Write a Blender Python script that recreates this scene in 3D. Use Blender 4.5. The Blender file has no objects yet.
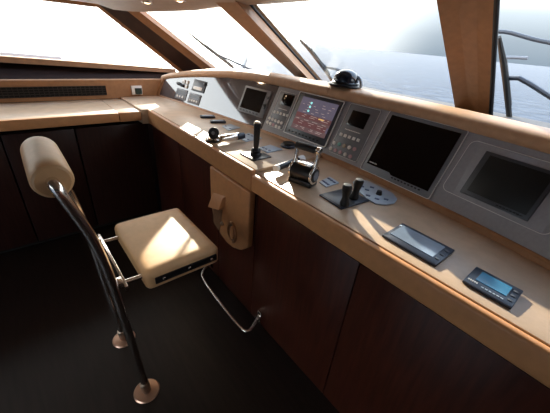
import bpy, bmesh, math, random
from mathutils import Vector, Matrix
random.seed(7)
scene = bpy.context.scene
COL = scene.collection

# ------------------------------------------------------------------ camera
FPX, CX, CY = 298.9565, 275.0, 206.5
EYE = Vector((0, 0, 1.75))
CT = 1.10                      # height of the helm worktop above the floor
def _n(v): return Vector(v).normalized()
_yc = _n((390.0, -130.0, FPX)); _dc = _n((-51.0, 534.5, FPX)); _zc = -_dc
_xc = _yc.cross(_zc); _xc.normalize()
RW = Matrix((_xc, _yc, _zc))   # camera (x right, y down, z forward) -> world
cam_data = bpy.data.cameras.new('camera')
cam = bpy.data.objects.new('camera', cam_data); COL.objects.link(cam)
cam_data.sensor_width = 36.0; cam_data.lens = FPX / 550.0 * 36.0
cam_data.clip_start = 0.02; cam_data.clip_end = 3000
_r, _u, _b = RW @ Vector((1, 0, 0)), RW @ Vector((0, -1, 0)), RW @ Vector((0, 0, -1))
M4 = Matrix((_r, _u, _b)).transposed().to_4x4(); M4.translation = EYE
cam.matrix_world = M4
scene.camera = cam

def ray(px, py): return (RW @ Vector((px - CX, py - CY, FPX))).normalized()
def at_z(px, py, z):
    r = ray(px, py); return EYE + r * ((z - EYE.z) / r.z)
def at_y(px, py, y):
    r = ray(px, py); return EYE + r * (y / r.y)
def at_x(px, py, x):
    r = ray(px, py); return EYE + r * (x / r.x)

# ------------------------------------------------------------------ materials
def srgb(c):
    return tuple(((v / 255.0) / 12.92 if v / 255.0 <= 0.04045 else (((v / 255.0) + 0.055) / 1.055) ** 2.4) for v in c)
def mat(name, rgb, rough=0.5, metal=0.0, noise=0.0, nscale=20.0, stretch=None, bump=0.0, bscale=200.0, coat=0.0, spec=0.5, emit=None, estr=0.0):
    m = bpy.data.materials.new(name); m.use_nodes = True
    nt = m.node_tree; b = nt.nodes['Principled BSDF']
    c = srgb(rgb)
    b.inputs['Base Color'].default_value = (*c, 1)
    b.inputs['Roughness'].default_value = rough; b.inputs['Metallic'].default_value = metal
    b.inputs['Specular IOR Level'].default_value = spec
    if coat: b.inputs['Coat Weight'].default_value = coat; b.inputs['Coat Roughness'].default_value = 0.05
    tc = nt.nodes.new('ShaderNodeTexCoord')
    vec = tc.outputs['Object']
    if stretch:
        mp = nt.nodes.new('ShaderNodeMapping'); mp.inputs['Scale'].default_value = stretch
        nt.links.new(vec, mp.inputs['Vector']); vec = mp.outputs['Vector']
    if noise:
        n = nt.nodes.new('ShaderNodeTexNoise'); n.inputs['Scale'].default_value = nscale; n.inputs['Detail'].default_value = 5
        nt.links.new(vec, n.inputs['Vector'])
        r = nt.nodes.new('ShaderNodeValToRGB')
        r.color_ramp.elements[0].position = 0.3; r.color_ramp.elements[1].position = 0.7
        r.color_ramp.elements[0].color = (*[v * (1 - noise) for v in c], 1)
        r.color_ramp.elements[1].color = (*[min(1, v * (1 + noise)) for v in c], 1)
        nt.links.new(n.outputs['Fac'], r.inputs['Fac']); nt.links.new(r.outputs['Color'], b.inputs['Base Color'])
    if bump:
        n2 = nt.nodes.new('ShaderNodeTexNoise'); n2.inputs['Scale'].default_value = bscale; n2.inputs['Detail'].default_value = 3
        nt.links.new(vec, n2.inputs['Vector'])
        bp = nt.nodes.new('ShaderNodeBump'); bp.inputs['Strength'].default_value = bump; bp.inputs['Distance'].default_value = 0.002
        nt.links.new(n2.outputs['Fac'], bp.inputs['Height']); nt.links.new(bp.outputs['Normal'], b.inputs['Normal'])
    if emit:
        b.inputs['Emission Color'].default_value = (*srgb(emit), 1); b.inputs['Emission Strength'].default_value = estr
    return m

LEATHER = mat('tan_laminate', (194, 166, 138), 0.36, noise=0.10, nscale=14, bump=0.15, bscale=120)
COAMING = mat('tan_leather', (198, 156, 120), 0.45, noise=0.08, nscale=30, bump=0.3, bscale=260)
TANTRIM = mat('tan_trim', (166, 120, 82), 0.5, noise=0.10, nscale=25, bump=0.2, bscale=200)
HEAD = mat('headliner', (178, 150, 126), 0.6, noise=0.06, nscale=20, bump=0.2, bscale=200)
SEATM = mat('seat_leather', (212, 170, 124), 0.45, noise=0.06, nscale=25, bump=0.3, bscale=300)
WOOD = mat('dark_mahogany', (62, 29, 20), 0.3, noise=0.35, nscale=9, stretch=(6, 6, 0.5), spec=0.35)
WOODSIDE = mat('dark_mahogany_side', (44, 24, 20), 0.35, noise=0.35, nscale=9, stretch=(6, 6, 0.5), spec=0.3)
PILLARW = mat('dark_brown_panel', (62, 42, 34), 0.45, noise=0.15, nscale=12)
FLOOR = mat('dark_floor_planks', (31, 23, 20), 0.42, noise=0.3, nscale=5, stretch=(1, 9, 1), spec=0.3)
BLACKGAP = mat('black_recess', (12, 9, 8), 0.8)
CHROME = mat('polished_steel', (236, 230, 222), 0.2, 1.0)
STEEL = mat('brushed_steel', (200, 185, 170), 0.28, 1.0, noise=0.05, nscale=60)
BLACK = mat('black_plastic', (20, 20, 22), 0.35, noise=0.1, nscale=60)
RUBBER = mat('black_rubber', (16, 16, 17), 0.55, bump=0.2)
SCREEN = mat('black_screen_glass', (7, 7, 8), 0.06, noise=0.05, spec=0.35)
PANEL = mat('grey_dash_panel', (156, 156, 162), 0.42, noise=0.06, nscale=80, bump=0.1, bscale=400)
GLOSSY = mat('smoked_acrylic', (74, 74, 79), 0.06, noise=0.03, spec=1.0, coat=1.0)
BEZEL = mat('grey_bezel', (122, 124, 130), 0.4, noise=0.04, nscale=60)
BEZELD = mat('dark_bezel', (64, 67, 74), 0.35, noise=0.04, nscale=60)
SILVERLINE = mat('silver_edge', (226, 226, 226), 0.4, 0.2)
WHITE = mat('white_plastic', (244, 242, 238), 0.4, noise=0.02)
PADBLUE = mat('blue_grey_keypad', (168, 182, 196), 0.32, noise=0.04, nscale=60)
PADLINE = mat('blue_key', (78, 90, 122), 0.45)
NAVY = mat('navy_plastic', (38, 46, 62), 0.35, noise=0.05, nscale=50)
LCDBLUE = mat('blue_lcd', (54, 104, 135), 0.15, emit=(60, 125, 165), estr=0.22, noise=0.05, nscale=40)
LCDGREY = mat('grey_lcd', (112, 126, 142), 0.12, emit=(140, 155, 175), estr=0.12, noise=0.12, nscale=14)
PINK = mat('pink_button', (205, 165, 172), 0.4); TEAL = mat('teal_button', (120, 180, 172), 0.4); SAND = mat('sand_button', (190, 170, 145), 0.4)
GREEN = mat('dark_green_screen', (38, 52, 46), 0.25)
VENT = mat('vent_grille', (46, 38, 34), 0.5)
def screen_mat(name, rgb, e): return mat(name, rgb, 0.2, emit=rgb, estr=e, noise=0.12, nscale=30)
NAVBG = screen_mat('lit_screen_violet', (108, 102, 120), 0.46)
NAVRED = screen_mat('lit_screen_red', (124, 84, 86), 0.34)
NAVBROWN = screen_mat('lit_screen_brown', (120, 96, 98), 0.38)
NAVTXT = screen_mat('lit_screen_text', (190, 170, 165), 0.55)
NAVDOT = screen_mat('lit_screen_teal', (150, 225, 225), 0.9)
NAVYEL = screen_mat('lit_screen_amber', (235, 190, 120), 0.7)

def glass_mat():
    m = bpy.data.materials.new('window_glass'); m.use_nodes = True; nt = m.node_tree
    for n in list(nt.nodes): nt.nodes.remove(n)
    o = nt.nodes.new('ShaderNodeOutputMaterial'); mx = nt.nodes.new('ShaderNodeMixShader')
    t = nt.nodes.new('ShaderNodeBsdfTransparent'); t.inputs['Color'].default_value = (0.96, 0.98, 0.98, 1)
    g = nt.nodes.new('ShaderNodeBsdfGlossy'); g.inputs['Roughness'].default_value = 0.02
    f = nt.nodes.new('ShaderNodeLayerWeight'); f.inputs['Blend'].default_value = 0.5
    p5 = nt.nodes.new('ShaderNodeMath'); p5.operation = 'POWER'; p5.inputs[1].default_value = 5.0
    ma = nt.nodes.new('ShaderNodeMath'); ma.operation = 'MULTIPLY_ADD'; ma.inputs[1].default_value = .55; ma.inputs[2].default_value = .03
    nt.links.new(f.outputs['Facing'], p5.inputs[0]); nt.links.new(p5.outputs[0], ma.inputs[0])
    nt.links.new(ma.outputs[0], mx.inputs[0]); nt.links.new(t.outputs[0], mx.inputs[1]); nt.links.new(g.outputs[0], mx.inputs[2])
    nt.links.new(mx.outputs[0], o.inputs[0]); return m
GLASS = glass_mat()

# ------------------------------------------------------------------ mesh builder
class MB:
    def __init__(s): s.bm = bmesh.new()
    def box(s, c, size, rot=None, bevel=0.0, seg=2):
        b = bmesh.new(); bmesh.ops.create_cube(b, size=1.0)
        bmesh.ops.scale(b, vec=size, verts=b.verts)
        if bevel: bmesh.ops.bevel(b, geom=b.edges[:], offset=bevel, segments=seg, profile=0.5, affect='EDGES')
        m = (rot.to_4x4() if rot else Matrix.Identity(4)); m = Matrix.Translation(c) @ m
        s._add(b, m); return s
    def _add(s, b, m=None):
        if m is not None: bmesh.ops.transform(b, matrix=m, verts=b.verts)
        me = bpy.data.meshes.new('tmp'); b.to_mesh(me); b.free(); s.bm.from_mesh(me); bpy.data.meshes.remove(me)
    def hexa(s, bottom, top):
        n = len(bottom); vb = [s.bm.verts.new(p) for p in bottom]; vt = [s.bm.verts.new(p) for p in top]
        s.bm.faces.new(list(reversed(vb))); s.bm.faces.new(vt)
        for i in range(n): s.bm.faces.new((vb[i], vb[(i + 1) % n], vt[(i + 1) % n], vt[i]))
        return s
    def prism(s, poly, d, bevel=0.0, seg=2, mtx=None):
        """poly: list of 3-D points (planar), d: extrusion vector"""
        b = bmesh.new(); d = Vector(d)
        vb = [b.verts.new(Vector(p)) for p in poly]; vt = [b.verts.new(Vector(p) + d) for p in poly]
        n = len(poly); b.faces.new(list(reversed(vb))); b.faces.new(vt)
        for i in range(n): b.faces.new((vb[i], vb[(i + 1) % n], vt[(i + 1) % n], vt[i]))
        bmesh.ops.recalc_face_normals(b, faces=b.faces)
        if bevel: bmesh.ops.bevel(b, geom=b.edges[:], offset=bevel, segments=seg, profile=0.5, affect='EDGES', clamp_overlap=True)
        s._add(b, mtx); return s
    def cyl(s, p0, p1, r0, r1=None, seg=24, bevel=0.0):
        r1 = r0 if r1 is None else r1; p0 = Vector(p0); p1 = Vector(p1); d = p1 - p0
        b = bmesh.new(); bmesh.ops.create_cone(b, cap_ends=True, segments=seg, radius1=r0, radius2=r1, depth=d.length)
        if bevel:
            es = [e for e in b.edges if abs(e.verts[0].co.z - e.verts[1].co.z) < 1e-6]
            bmesh.ops.bevel(b, geom=es, offset=bevel, segments=3, profile=0.5, affect='EDGES')
        q = Vector((0, 0, 1)).rotation_difference(d.normalized()).to_matrix().to_4x4()
        s._add(b, Matrix.Translation((p0 + p1) / 2) @ q); return s
    def lathe(s, prof, mtx=None, seg=32):
        """prof: list of (r, z) about local z"""
        b = bmesh.new(); rings = []
        for r, z in prof:
            if r < 1e-6: rings.append([b.verts.new((0, 0, z))])
            else: rings.append([b.verts.new((r * math.cos(2 * math.pi * i / seg), r * math.sin(2 * math.pi * i / seg), z)) for i in range(seg)])
        for a, c in zip(rings, rings[1:]):
            for i in range(seg):
                j = (i + 1) % seg
                if len(a) == 1 and len(c) == 1: continue
                if len(a) == 1: b.faces.new((a[0], c[i], c[j]))
                elif len(c) == 1: b.faces.new((a[i], a[j], c[0]))
                else: b.faces.new((a[i], a[j], c[j], c[i]))
        bmesh.ops.recalc_face_normals(b, faces=b.faces)
        s._add(b, mtx); return s
    def tube(s, pts, r, seg=14, smooth=0):
        P = [Vector(p) for p in pts]
        for _ in range(smooth):
            Q = [P[0]]
            for a, c in zip(P, P[1:]): Q += [a.lerp(c, .25), a.lerp(c, .75)]
            Q.append(P[-1]); P = Q
        rr = [r[min(len(r) - 1, int(round(i * (len(r) - 1) / (len(P) - 1))))] for i in range(len(P))] if isinstance(r, (list, tuple)) else [r] * len(P)
        b = bmesh.new(); rings = []; up = None
        for i, p in enumerate(P):
            t = (P[min(i + 1, len(P) - 1)] - P[max(i - 1, 0)]).normalized()
            if up is None: up = t.orthogonal().normalized()
            up = (up - t * up.dot(t)).normalized(); w = t.cross(up)
            rings.append([b.verts.new(p + (up * math.cos(2 * math.pi * k / seg) + w * math.sin(2 * math.pi * k / seg)) * rr[i]) for k in range(seg)])
        for a, c in zip(rings, rings[1:]):
            for k in range(seg): b.faces.new((a[k], a[(k + 1) % seg], c[(k + 1) % seg], c[k]))
        b.faces.new(list(reversed(rings[0]))); b.faces.new(rings[-1])
        bmesh.ops.recalc_face_normals(b, faces=b.faces)
        s._add(b); return s
    def sweep(s, sections):
        """closed loft through equal-length closed sections"""
        b = bmesh.new(); R = [[b.verts.new(p) for p in sec] for sec in sections]; n = len(R[0])
        for a, c in zip(R, R[1:]):
            for k in range(n): b.faces.new((a[k], a[(k + 1) % n], c[(k + 1) % n], c[k]))
        b.faces.new(R[0]); b.faces.new(list(reversed(R[-1])))
        bmesh.ops.recalc_face_normals(b, faces=b.faces)
        s._add(b); return s
    def build(s, name, material, parent=None, origin=None, angle=35):
        bmesh.ops.recalc_face_normals(s.bm, faces=s.bm.faces)
        for f in s.bm.faces: f.smooth = True
        me = bpy.data.meshes.new(name)
        if parent is not None: off = root_loc(parent)
        elif origin is not None: off = Vector(origin)
        else:
            vs = [v.co for v in s.bm.verts]
            off = Vector((sum(v.x for v in vs) / len(vs), sum(v.y for v in vs) / len(vs), min(v.z for v in vs)))
        bmesh.ops.translate(s.bm, verts=s.bm.verts, vec=-off)
        s.bm.to_mesh(me); s.bm.free(); me.set_sharp_from_angle(angle=math.radians(angle)); me.materials.append(material)
        o = bpy.data.objects.new(name, me); COL.objects.link(o)
        if parent is not None: o.parent = parent
        else: o.location = off
        return o
def root_loc(o):
    v = Vector((0, 0, 0))
    while o is not None: v += o.location; o = o.parent
    return v
def thing(name, label, cat, loc, group=None):
    o = bpy.data.objects.new(name, None); COL.objects.link(o); o.location = loc; o.empty_display_size = 0.05
    o['label'] = label; o['category'] = cat
    if group: o['group'] = group
    return o
def tag(o, label, cat, group=None):
    o['label'] = label; o['category'] = cat
    if group: o['group'] = group
    return o
def struct(o, label=None):
    o['kind'] = 'structure'
    if label: o['label'] = label
    return o
def sempty(name, loc, label):
    o = bpy.data.objects.new(name, None); COL.objects.link(o); o.location = loc; o.empty_display_size = .05
    o['kind'] = 'structure'; o['label'] = label; return o

# ------------------------------------------------------------------ the dash curve
TILT = math.radians(65); CT_, ST_ = math.cos(TILT), math.sin(TILT)
XL, XR = -3.385, 0.85
def yb(x): return -.011 * x**3 - .111 * x**2 - .212 * x + 1.373          # bottom of the panel in plan
def dyb(x): return -.033 * x**2 - .222 * x - .212
_zt = [(-3.45, .165), (-3.38, .187), (-3.30, .210), (-3.05, .254), (-2.8, .290), (-2.46, .329), (-2.17, .347), (-1.9, .352), (-1.4, .354), (-.9, .361), (2, .361)]
def ztop(x):
    for (a, za), (b, zb) in zip(_zt, _zt[1:]):
        if x <= b: t = max(0, (x - a) / (b - a)); return za + (zb - za) * t
    return .358
PB = .025                                                              # panel bottom above the worktop
def ppt(x, z, off=0.0):
    """point of the panel plane, z above the worktop, off along its normal"""
    return Vector((x, yb(x) + (z - PB) / math.tan(TILT), CT + z)) + Vector((0, -ST_, CT_)) * off
def on_panel(px, py):
    r = ray(px, py); lo, hi = 0.6, 6.0
    g = lambda t: (r.y * t) - (yb(r.x * t) + (EYE.z + r.z * t - CT - PB) / math.tan(TILT))
    for _ in range(60):
        m = (lo + hi) / 2
        if g(m) > 0: hi = m
        else: lo = m
    return EYE + r * lo
def frame(px, py):
    c = on_panel(px, py); u = Vector((1, dyb(c.x), 0)).normalized(); v = Vector((0, CT_, ST_)); v = (v - u * v.dot(u)).normalized()
    return c, u, v, u.cross(v)
def on_plane(px, py, c, n):
    r = ray(px, py); return EYE + r * ((c - EYE).dot(n) / r.dot(n))
class Dev:
    """a device let into the dash: its own flat plane, coordinates along it and up it"""
    def __init__(s, quad):
        cx = sum(q[0] for q in quad) / 4; cy = sum(q[1] for q in quad) / 4
        s.c, s.u, s.v, s.n = frame(cx, cy)
        s.rot = Matrix((s.u, s.v, s.n)).transposed()
        x0, x1, y0, y1 = s.rect(quad); s.c = s.P((x0 + x1) / 2, (y0 + y1) / 2, 0)
        s.w, s.h = x1 - x0, y1 - y0
    def loc(s, p):
        d = on_plane(p[0], p[1], s.c, s.n) - s.c; return d.dot(s.u), d.dot(s.v)
    def rect(s, q):      # TL TR BR BL pixels -> x0 x1 y0 y1
        L = [s.loc(p) for p in q]
        return (L[0][0] + L[3][0]) / 2, (L[1][0] + L[2][0]) / 2, (L[2][1] + L[3][1]) / 2, (L[0][1] + L[1][1]) / 2
    def P(s, a, b, n=0): return s.c + s.u * a + s.v * b + s.n * n
    def slab(s, mb, x0, x1, y0, y1, n0, n1, bevel=0.0):
        mb.box(s.P((x0 + x1) / 2, (y0 + y1) / 2, (n0 + n1) / 2), (x1 - x0, y1 - y0, n1 - n0), s.rot, bevel); return mb
    def ring(s, mb, x0, x1, y0, y1, t, n0, n1, r=0.012):
        """thin rounded rectangular outline"""
        def rr(x0, x1, y0, y1, r):
            pts = []
            for cx, cy, a0 in ((x1 - r, y1 - r, 0), (x0 + r, y1 - r, 90), (x0 + r, y0 + r, 180), (x1 - r, y0 + r, 270)):
                for k in range(6):
                    a = math.radians(a0 + k * 18); pts.append((cx + r * math.cos(a), cy + r * math.sin(a)))
            return pts
        o = rr(x0, x1, y0, y1, r); i = rr(x0 + t, x1 - t, y0 + t, y1 - t, max(r - t, .001)); b = bmesh.new(); N = len(o)
        vo = [b.verts.new(s.P(*p, n1)) for p in o]; vi = [b.verts.new(s.P(*p, n1)) for p in i]
        wo = [b.verts.new(s.P(*p, n0)) for p in o]; wi = [b.verts.new(s.P(*p, n0)) for p in i]
        for k in range(N):
            j = (k + 1) % N
            b.faces.new((vo[k], vo[j], vi[j], vi[k])); b.faces.new((wo[k], vo[k], vi[k], wi[k])) if False else None
            b.faces.new((wo[k], wo[j], vo[j], vo[k])); b.faces.new((vi[k], vi[j], wi[j], wi[k])); b.faces.new((wi[k], wi[j], wo[j], wo[k]))
        mb._add(b); return mb
    def knob(s, mb, a, b, r, n0, n1, seg=16): mb.cyl(s.P(a, b, n0), s.P(a, b, n1), r, r * .9, seg); return mb

# ------------------------------------------------------------------ setting: floor, walls, ceiling
AFT = -2.6; STB = 1.95; PORT = -3.62
struct(MB().box(((PORT + STB) / 2, (AFT + 2.0) / 2, -.03), (STB - PORT + .3, 2.3 - AFT + .2, .06)).build('floor', FLOOR))
struct(MB().box((-3.63, (AFT + 1.9) / 2, .60), (.10, 1.9 - AFT, 1.20)).build('wall_left', PILLARW))
struct(MB().box((STB + .05, (AFT + 2.0) / 2, .6), (.10, 2.0 - AFT, 1.2)).build('wall_right', WOOD))
w = MB(); w.box(((PORT - .1 - 1.5) / 2, AFT - .05, 1.02), (-1.5 - PORT + .1, .1, 2.04)); w.box(((.9 + STB + .1) / 2, AFT - .05, 1.02), (STB + .1 - .9, .1, 2.04))
struct(w.build('wall_back', WOOD))
root = sempty('added_door_1', (-.3, AFT - .05, 0), 'unseen glazed door behind the viewpoint, added to let light in from aft')  # unseen opening, added so daylight reaches the chrome and cabinets from aft
MB().box((-.3, AFT - .05, 1.02), (2.4, .012, 2.0)).build('glass_pane', GLASS, root)
f = MB()
for x_ in (-1.48, -.3, .88): f.box((x_, AFT - .05, 1.02), (.05, .05, 2.04))
f.build('frame', STEEL, root)
struct(MB().box((-.95, 1.95, .52), (STB - PORT, .08, 1.04)).build('wall_front', WOOD))

# window edges: base point and head point of each pillar edge
def edge(pb, zb, pt, dx, zt=None):
    B = at_z(pb[0], pb[1], CT + zb); T = at_x(pt[0], pt[1], B.x + dx)
    if zt is not None: T = B + (T - B) * ((CT + zt - B.z) / (T.z - B.z))
    return B, T
def edgex(pb, xb, pt, xt): return at_x(pb[0], pb[1], xb), at_x(pt[0], pt[1], xt)
L1 = edgex((175.5, 69), -3.62, (97, 7), -3.36)        # right edge of the port side window
D0 = edgex((182, 70), -3.60, (103, 8), -3.34)         # dark strip starts
D1 = edgex((202, 69), -3.50, (126, 10), -3.28)        # dark strip ends
A0 = edgex((213, 69), -3.45, (139, 11.5), -3.25)      # left edge of the quarter window
P2L = edge((286, 68), .40, (222, 8.5), .15)
P2M = edge((300, 70), .40, (240, 6), .10)
P2G = edge((308, 70), .39, (252, 7), .10)
P3L = edge((454.4, 104), .36, (436.4, 0), 0)
P3R = edge((482.8, 110), .36, (484.5, 0), 0)
P3G = edge((489, 112), .355, (494, 0), 0)
def ext(e, lo, hi):
    B, T = e; d = (T - B) / (T.z - B.z); return B + d * (CT + lo - B.z), B + d * (CT + hi - B.z)
OUT = Vector((0, .10, .03))
def loft(mb, edges, lo, hi):
    es = [ext(e, lo, hi) for e in edges]; mb.hexa([e[0] for e in es], [e[1] for e in es]); return mb
def shift(e, v): return (e[0] + Vector(v), e[1] + Vector(v))
# port corner pillar: dark board between two tan edges
struct(loft(MB(), [D0, D1, shift(D1, (-.05, .09, 0)), shift(D0, (-.09, .05, 0))], -.1, 1.0).build('trim_1', PILLARW), 'dark brown slanting board of the port corner pillar')
struct(loft(MB(), [L1, D0, shift(D0, (-.09, .05, 0)), shift(L1, (-.09, .05, 0))], -.1, 1.0).build('trim_2', TANTRIM), 'thin tan strip along the left side of the port corner pillar')
struct(loft(MB(), [D1, A0, shift(A0, (-.05, .09, 0)), shift(D1, (-.05, .09, 0))], -.1, 1.0).build('trim_3', TANTRIM), 'tan strip along the right side of the port corner pillar')
struct(loft(MB(), [P2L, P2M, P2G, shift(P2G, (0.0, .05, .02)), shift(P2L, (-.02, .12, .02))], -.2, 1.1).build('trim_4', TANTRIM), 'slanting tan windscreen pillar between the quarter window and the middle pane')
struct(loft(MB(), [P3L, P3R, P3G, shift(P3G, (0.0, .03, .02)), shift(P3L, (.0, .10, .02))], -.2, 1.35).build('trim_5', TANTRIM), 'broad tan windscreen pillar on the right')
def gasket(e, n, hi, v=(0, .02, 0)):
    a, b = ext(shift(e, v), -.2, hi); return struct(MB().tube([a, b], .012, 10).build(n, RUBBER), None)
gasket(P2G, 'trim_6', 1.1, (.006, .0, 0)); gasket(P3G, 'trim_7', 1.35, (.012, .0, 0))

def pane(n, e0, e1, off0, off1, lo, hi, label, nrm):
    a, b = ext(shift(e0, off0), lo, hi); c, d = ext(shift(e1, off1), lo, hi)
    root = sempty(n, (a + c) / 2, label)
    MB().hexa([a, c, c + Vector(nrm), a + Vector(nrm)], [b, d, d + Vector(nrm), b + Vector(nrm)]).build('glass_pane', GLASS, root)
    return root
pane('window_2', A0, P2L, (-.03, .06, 0), (-.012, .08, 0), -.1, 1.0, 'quarter window with a wiper outside', (-.012, .004, 0))
pane('window_3', P2G, P3L, (.012, .012, 0), (-.012, .06, 0), -.2, 1.1, 'wide middle windscreen pane', (0, .012, .004))
P4 = (Vector((1.45, 2.05, CT + .36)), Vector((1.40, 1.40, CT + .95)))
pane('window_4', P3G, P4, (.02, .012, 0), (0, .02, 0), -.2, 1.2, 'right windscreen pane with a wiper outside', (0, .012, .004))
struct(loft(MB(), [P4, shift(P4, (.35, -.25, 0)), shift(P4, (.40, -.1, 0)), shift(P4, (.05, .12, 0))], -.2, 1.1).build('trim_8', TANTRIM), 'starboard corner pillar')

# port side window: glass, sill and header on the inward-leaning side wall
s0 = at_x(0, 56, -3.62); s1 = L1[0]; h0 = at_x(40, 0, -3.36); h1 = L1[1]
sdir = (s1 - s0); hdir = (h1 - h0)
sA = s0 - sdir * 1.6; hA = h0 - hdir * 6.0
root = sempty('window_1', (s0 + s1) / 2, 'long port side window, overexposed')
n_ = Vector((-.012, 0, 0)); o_ = Vector((-.05, 0, -.01))
MB().hexa([sA + o_, s1 + o_, s1 + o_ + n_, sA + o_ + n_], [hA + o_, h1 + o_, h1 + o_ + n_, hA + o_ + n_]).build('glass_pane', GLASS, root)
q0, q1 = at_x(0, 62.3, -3.61), at_x(176, 73, -3.61); qd = q1 - q0; qA = q0 - qd * 1.6
MB().hexa([qA, q1, q1 + Vector((-.09, 0, 0)), qA + Vector((-.09, 0, 0))], [sA, s1, s1 + Vector((-.09, 0, 0)), sA + Vector((-.09, 0, 0))]).build('window_sill', TANTRIM, root)
struct(MB().hexa([hA, h1, h1 + Vector((-.12, 0, 0)), hA + Vector((-.12, 0, 0))], [hA + Vector((.05, 0, .035)), h1 + Vector((.02, 0, .035)), h1 + Vector((-.12, 0, .035)), hA + Vector((-.12, 0, .035))]).build('trim_9', TANTRIM), 'tan strip along the head of the port side window')
# dark recessed board under the port window
struct(MB().hexa([Vector((-3.425, AFT, CT + .172)), Vector((-3.425, 1.90, CT + .172)), Vector((-3.70, 1.90, CT + .10)), Vector((-3.70, AFT, CT + .10))],
                 [qA + Vector((-.05, 0, 0.0)), q1 + Vector((-.05, .05, 0.0)), q1 + Vector((-.09, .05, 0)), qA + Vector((-.09, 0, 0))]).build('trim_10', mat('matt_dark_board', (40, 27, 23), .85, noise=.15, nscale=12, spec=.08)), 'dark board under the port side window')
# starboard side, behind the viewpoint: wood up to the ceiling
struct(MB().box((STB + .02, (AFT + 1.9) / 2, 1.6), (.10, 1.9 - AFT, .8)).build('trim_11', WOOD))

# headliner: underside follows the window heads, cambered
ceil_edge = [Vector((-3.34, -2.7, CT + .80)), Vector((-3.33, .2, CT + .795)), at_x(100, 3, -3.32), at_x(117, 8.8, -3.28), at_x(135, 10.8, -3.24), at_x(150, 11.2, -3.14),
             at_x(175, 10.8, -2.97), at_x(200, 9.8, -2.78), at_x(222, 7, -2.58), at_x(245, 5, -2.45), at_x(270, 4, -2.31), at_x(295, 2, -2.05), at_x(320, 0.0, -1.77), Vector((-1.2, 1.80, CT + .925)),
             Vector((-.5, 1.74, CT + .93)), Vector((.5, 1.62, CT + .92)), Vector((1.5, 1.35, CT + .90)), Vector((2.0, .9, CT + .88)), Vector((2.0, -2.7, CT + .88))]
cb = bmesh.new(); n = len(ceil_edge)
cen = Vector((-.75, -.6, 0))
rings = []
for t, dz in ((1.0, .0), (1.0, -.0), (.965, -.012), (.92, -.005), (.86, .012), (.6, .03), (.3, .04)):
    rings.append([cb.verts.new((cen.x + (p.x - cen.x) * t, cen.y + (p.y - cen.y) * t, (p.z + dz) if t > .9 else p.z * 1 + dz + (CT + .90 - p.z) * (1 - t))) for p in ceil_edge])
for p, v in zip(ceil_edge, rings[0]):
    d = Vector((p.x - cen.x, p.y - cen.y, 0)).normalized(); v.co = p + d * .06 + Vector((0, 0, .08))
top = [cb.verts.new((p.x + (p.x - cen.x) * .03, p.y + (p.y - cen.y) * .04, CT + 1.02)) for p in ceil_edge]
for k in range(n - 1):
    cb.faces.new((top[k], top[k + 1], rings[0][k + 1], rings[0][k]))
    for a, b in zip(rings, rings[1:]): cb.faces.new((a[k], a[k + 1], b[k + 1], b[k]))
cv = cb.verts.new((cen.x, cen.y, CT + .95))
for k in range(n - 1): cb.faces.new((rings[-1][k], rings[-1][k + 1], cv))
cb.faces.new((rings[-1][n - 1], rings[-1][0], cv))
for a, b in zip(rings, rings[1:]): cb.faces.new((a[n - 1], a[0], b[0], b[n - 1]))
tc_ = cb.verts.new((cen.x, cen.y, CT + 1.06))
for k in range(n): cb.faces.new((top[(k + 1) % n], top[k], tc_))
cb.faces.new((top[0], rings[0][0], rings[0][n - 1], top[n - 1]))
m_ = MB(); m_._add(cb); struct(m_.build('ceiling', HEAD, angle=50))

# ------------------------------------------------------------------ port side ledge with the air vent, side counter, side cabinet
ledge = MB().prism([(-3.41, AFT, CT + .003), (-3.41, AFT, CT + .172), (-3.416, AFT, CT + .178), (-3.70, AFT, CT + .178), (-3.70, AFT, CT + .003)], (0, 1.90 - AFT, 0)).build('trim_12', TANTRIM)
struct(ledge, 'tan upstand along the port side above the side counter')
VY = (-1.6, .742)
vent = thing('air_vent', 'long dark air vent grille in the tan upstand above the port side counter', 'vent', (-3.41, -.4, CT + .04))
MB().box((-3.409, sum(VY) / 2, CT + .08), (.006, VY[1] - VY[0], .088)).build('backing', BLACKGAP, vent)
g = MB()
for i in range(5): g.box((-3.403, sum(VY) / 2, CT + .04 + i * .0205), (.006, VY[1] - VY[0], .0035))
yy = VY[0]
while yy <= VY[1] + .001: g.box((-3.404, yy, CT + .08), (.005, .006, .088)); yy += .0355
g.build('grille', VENT, vent)
th = thing('thermostat', 'small white thermostat with a dark green screen on the port side upstand', 'thermostat', at_x(137, 93.5, -3.41))
c = at_x(136.5, 90, -3.41)
MB().box(c + Vector((.010, 0, 0)), (.022, .105, .085), None, .005).build('housing', WHITE, th)
MB().box(c + Vector((.022, .012, -.008)), (.004, .068, .058)).build('screen', GREEN, th)

EDGE = mat('warm_leather_edge', (188, 134, 88), 0.45, noise=0.08, nscale=25, bump=0.2, bscale=220)
def side_top(y0, y1, h, name, label):
    t = thing(name, label, 'counter', (-3.1, (y0 + y1) / 2, CT - h))
    MB().prism([(-3.408, y0, CT - h), (-2.831, y0, CT - h), (-2.831, y1, CT - h), (-3.408, y1, CT - h)], (0, 0, h), .003, 2).build('top', LEATHER, t)
    MB().prism([(-2.830, y0, CT - h), (-2.80, y0, CT - h), (-2.80, y1, CT - h), (-2.830, y1, CT - h)], (0, 0, h), .007, 3).build('front_edge', EDGE, t)
side_top(AFT, .672, .076, 'side_counter', 'long tan side counter under the port window, ending at the seam')
side_top(.675, .855, .078, 'corner_counter', 'short tan counter piece between two seams in the port corner')
cab = thing('side_cabinet', 'dark wood cabinet under the side counter on the left', 'cabinet', (-3.1, -.8, 0))
MB().box((-3.14, (AFT + .9) / 2, .50), (.50, .9 - AFT, .98)).build('body', BLACKGAP, cab)
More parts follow.
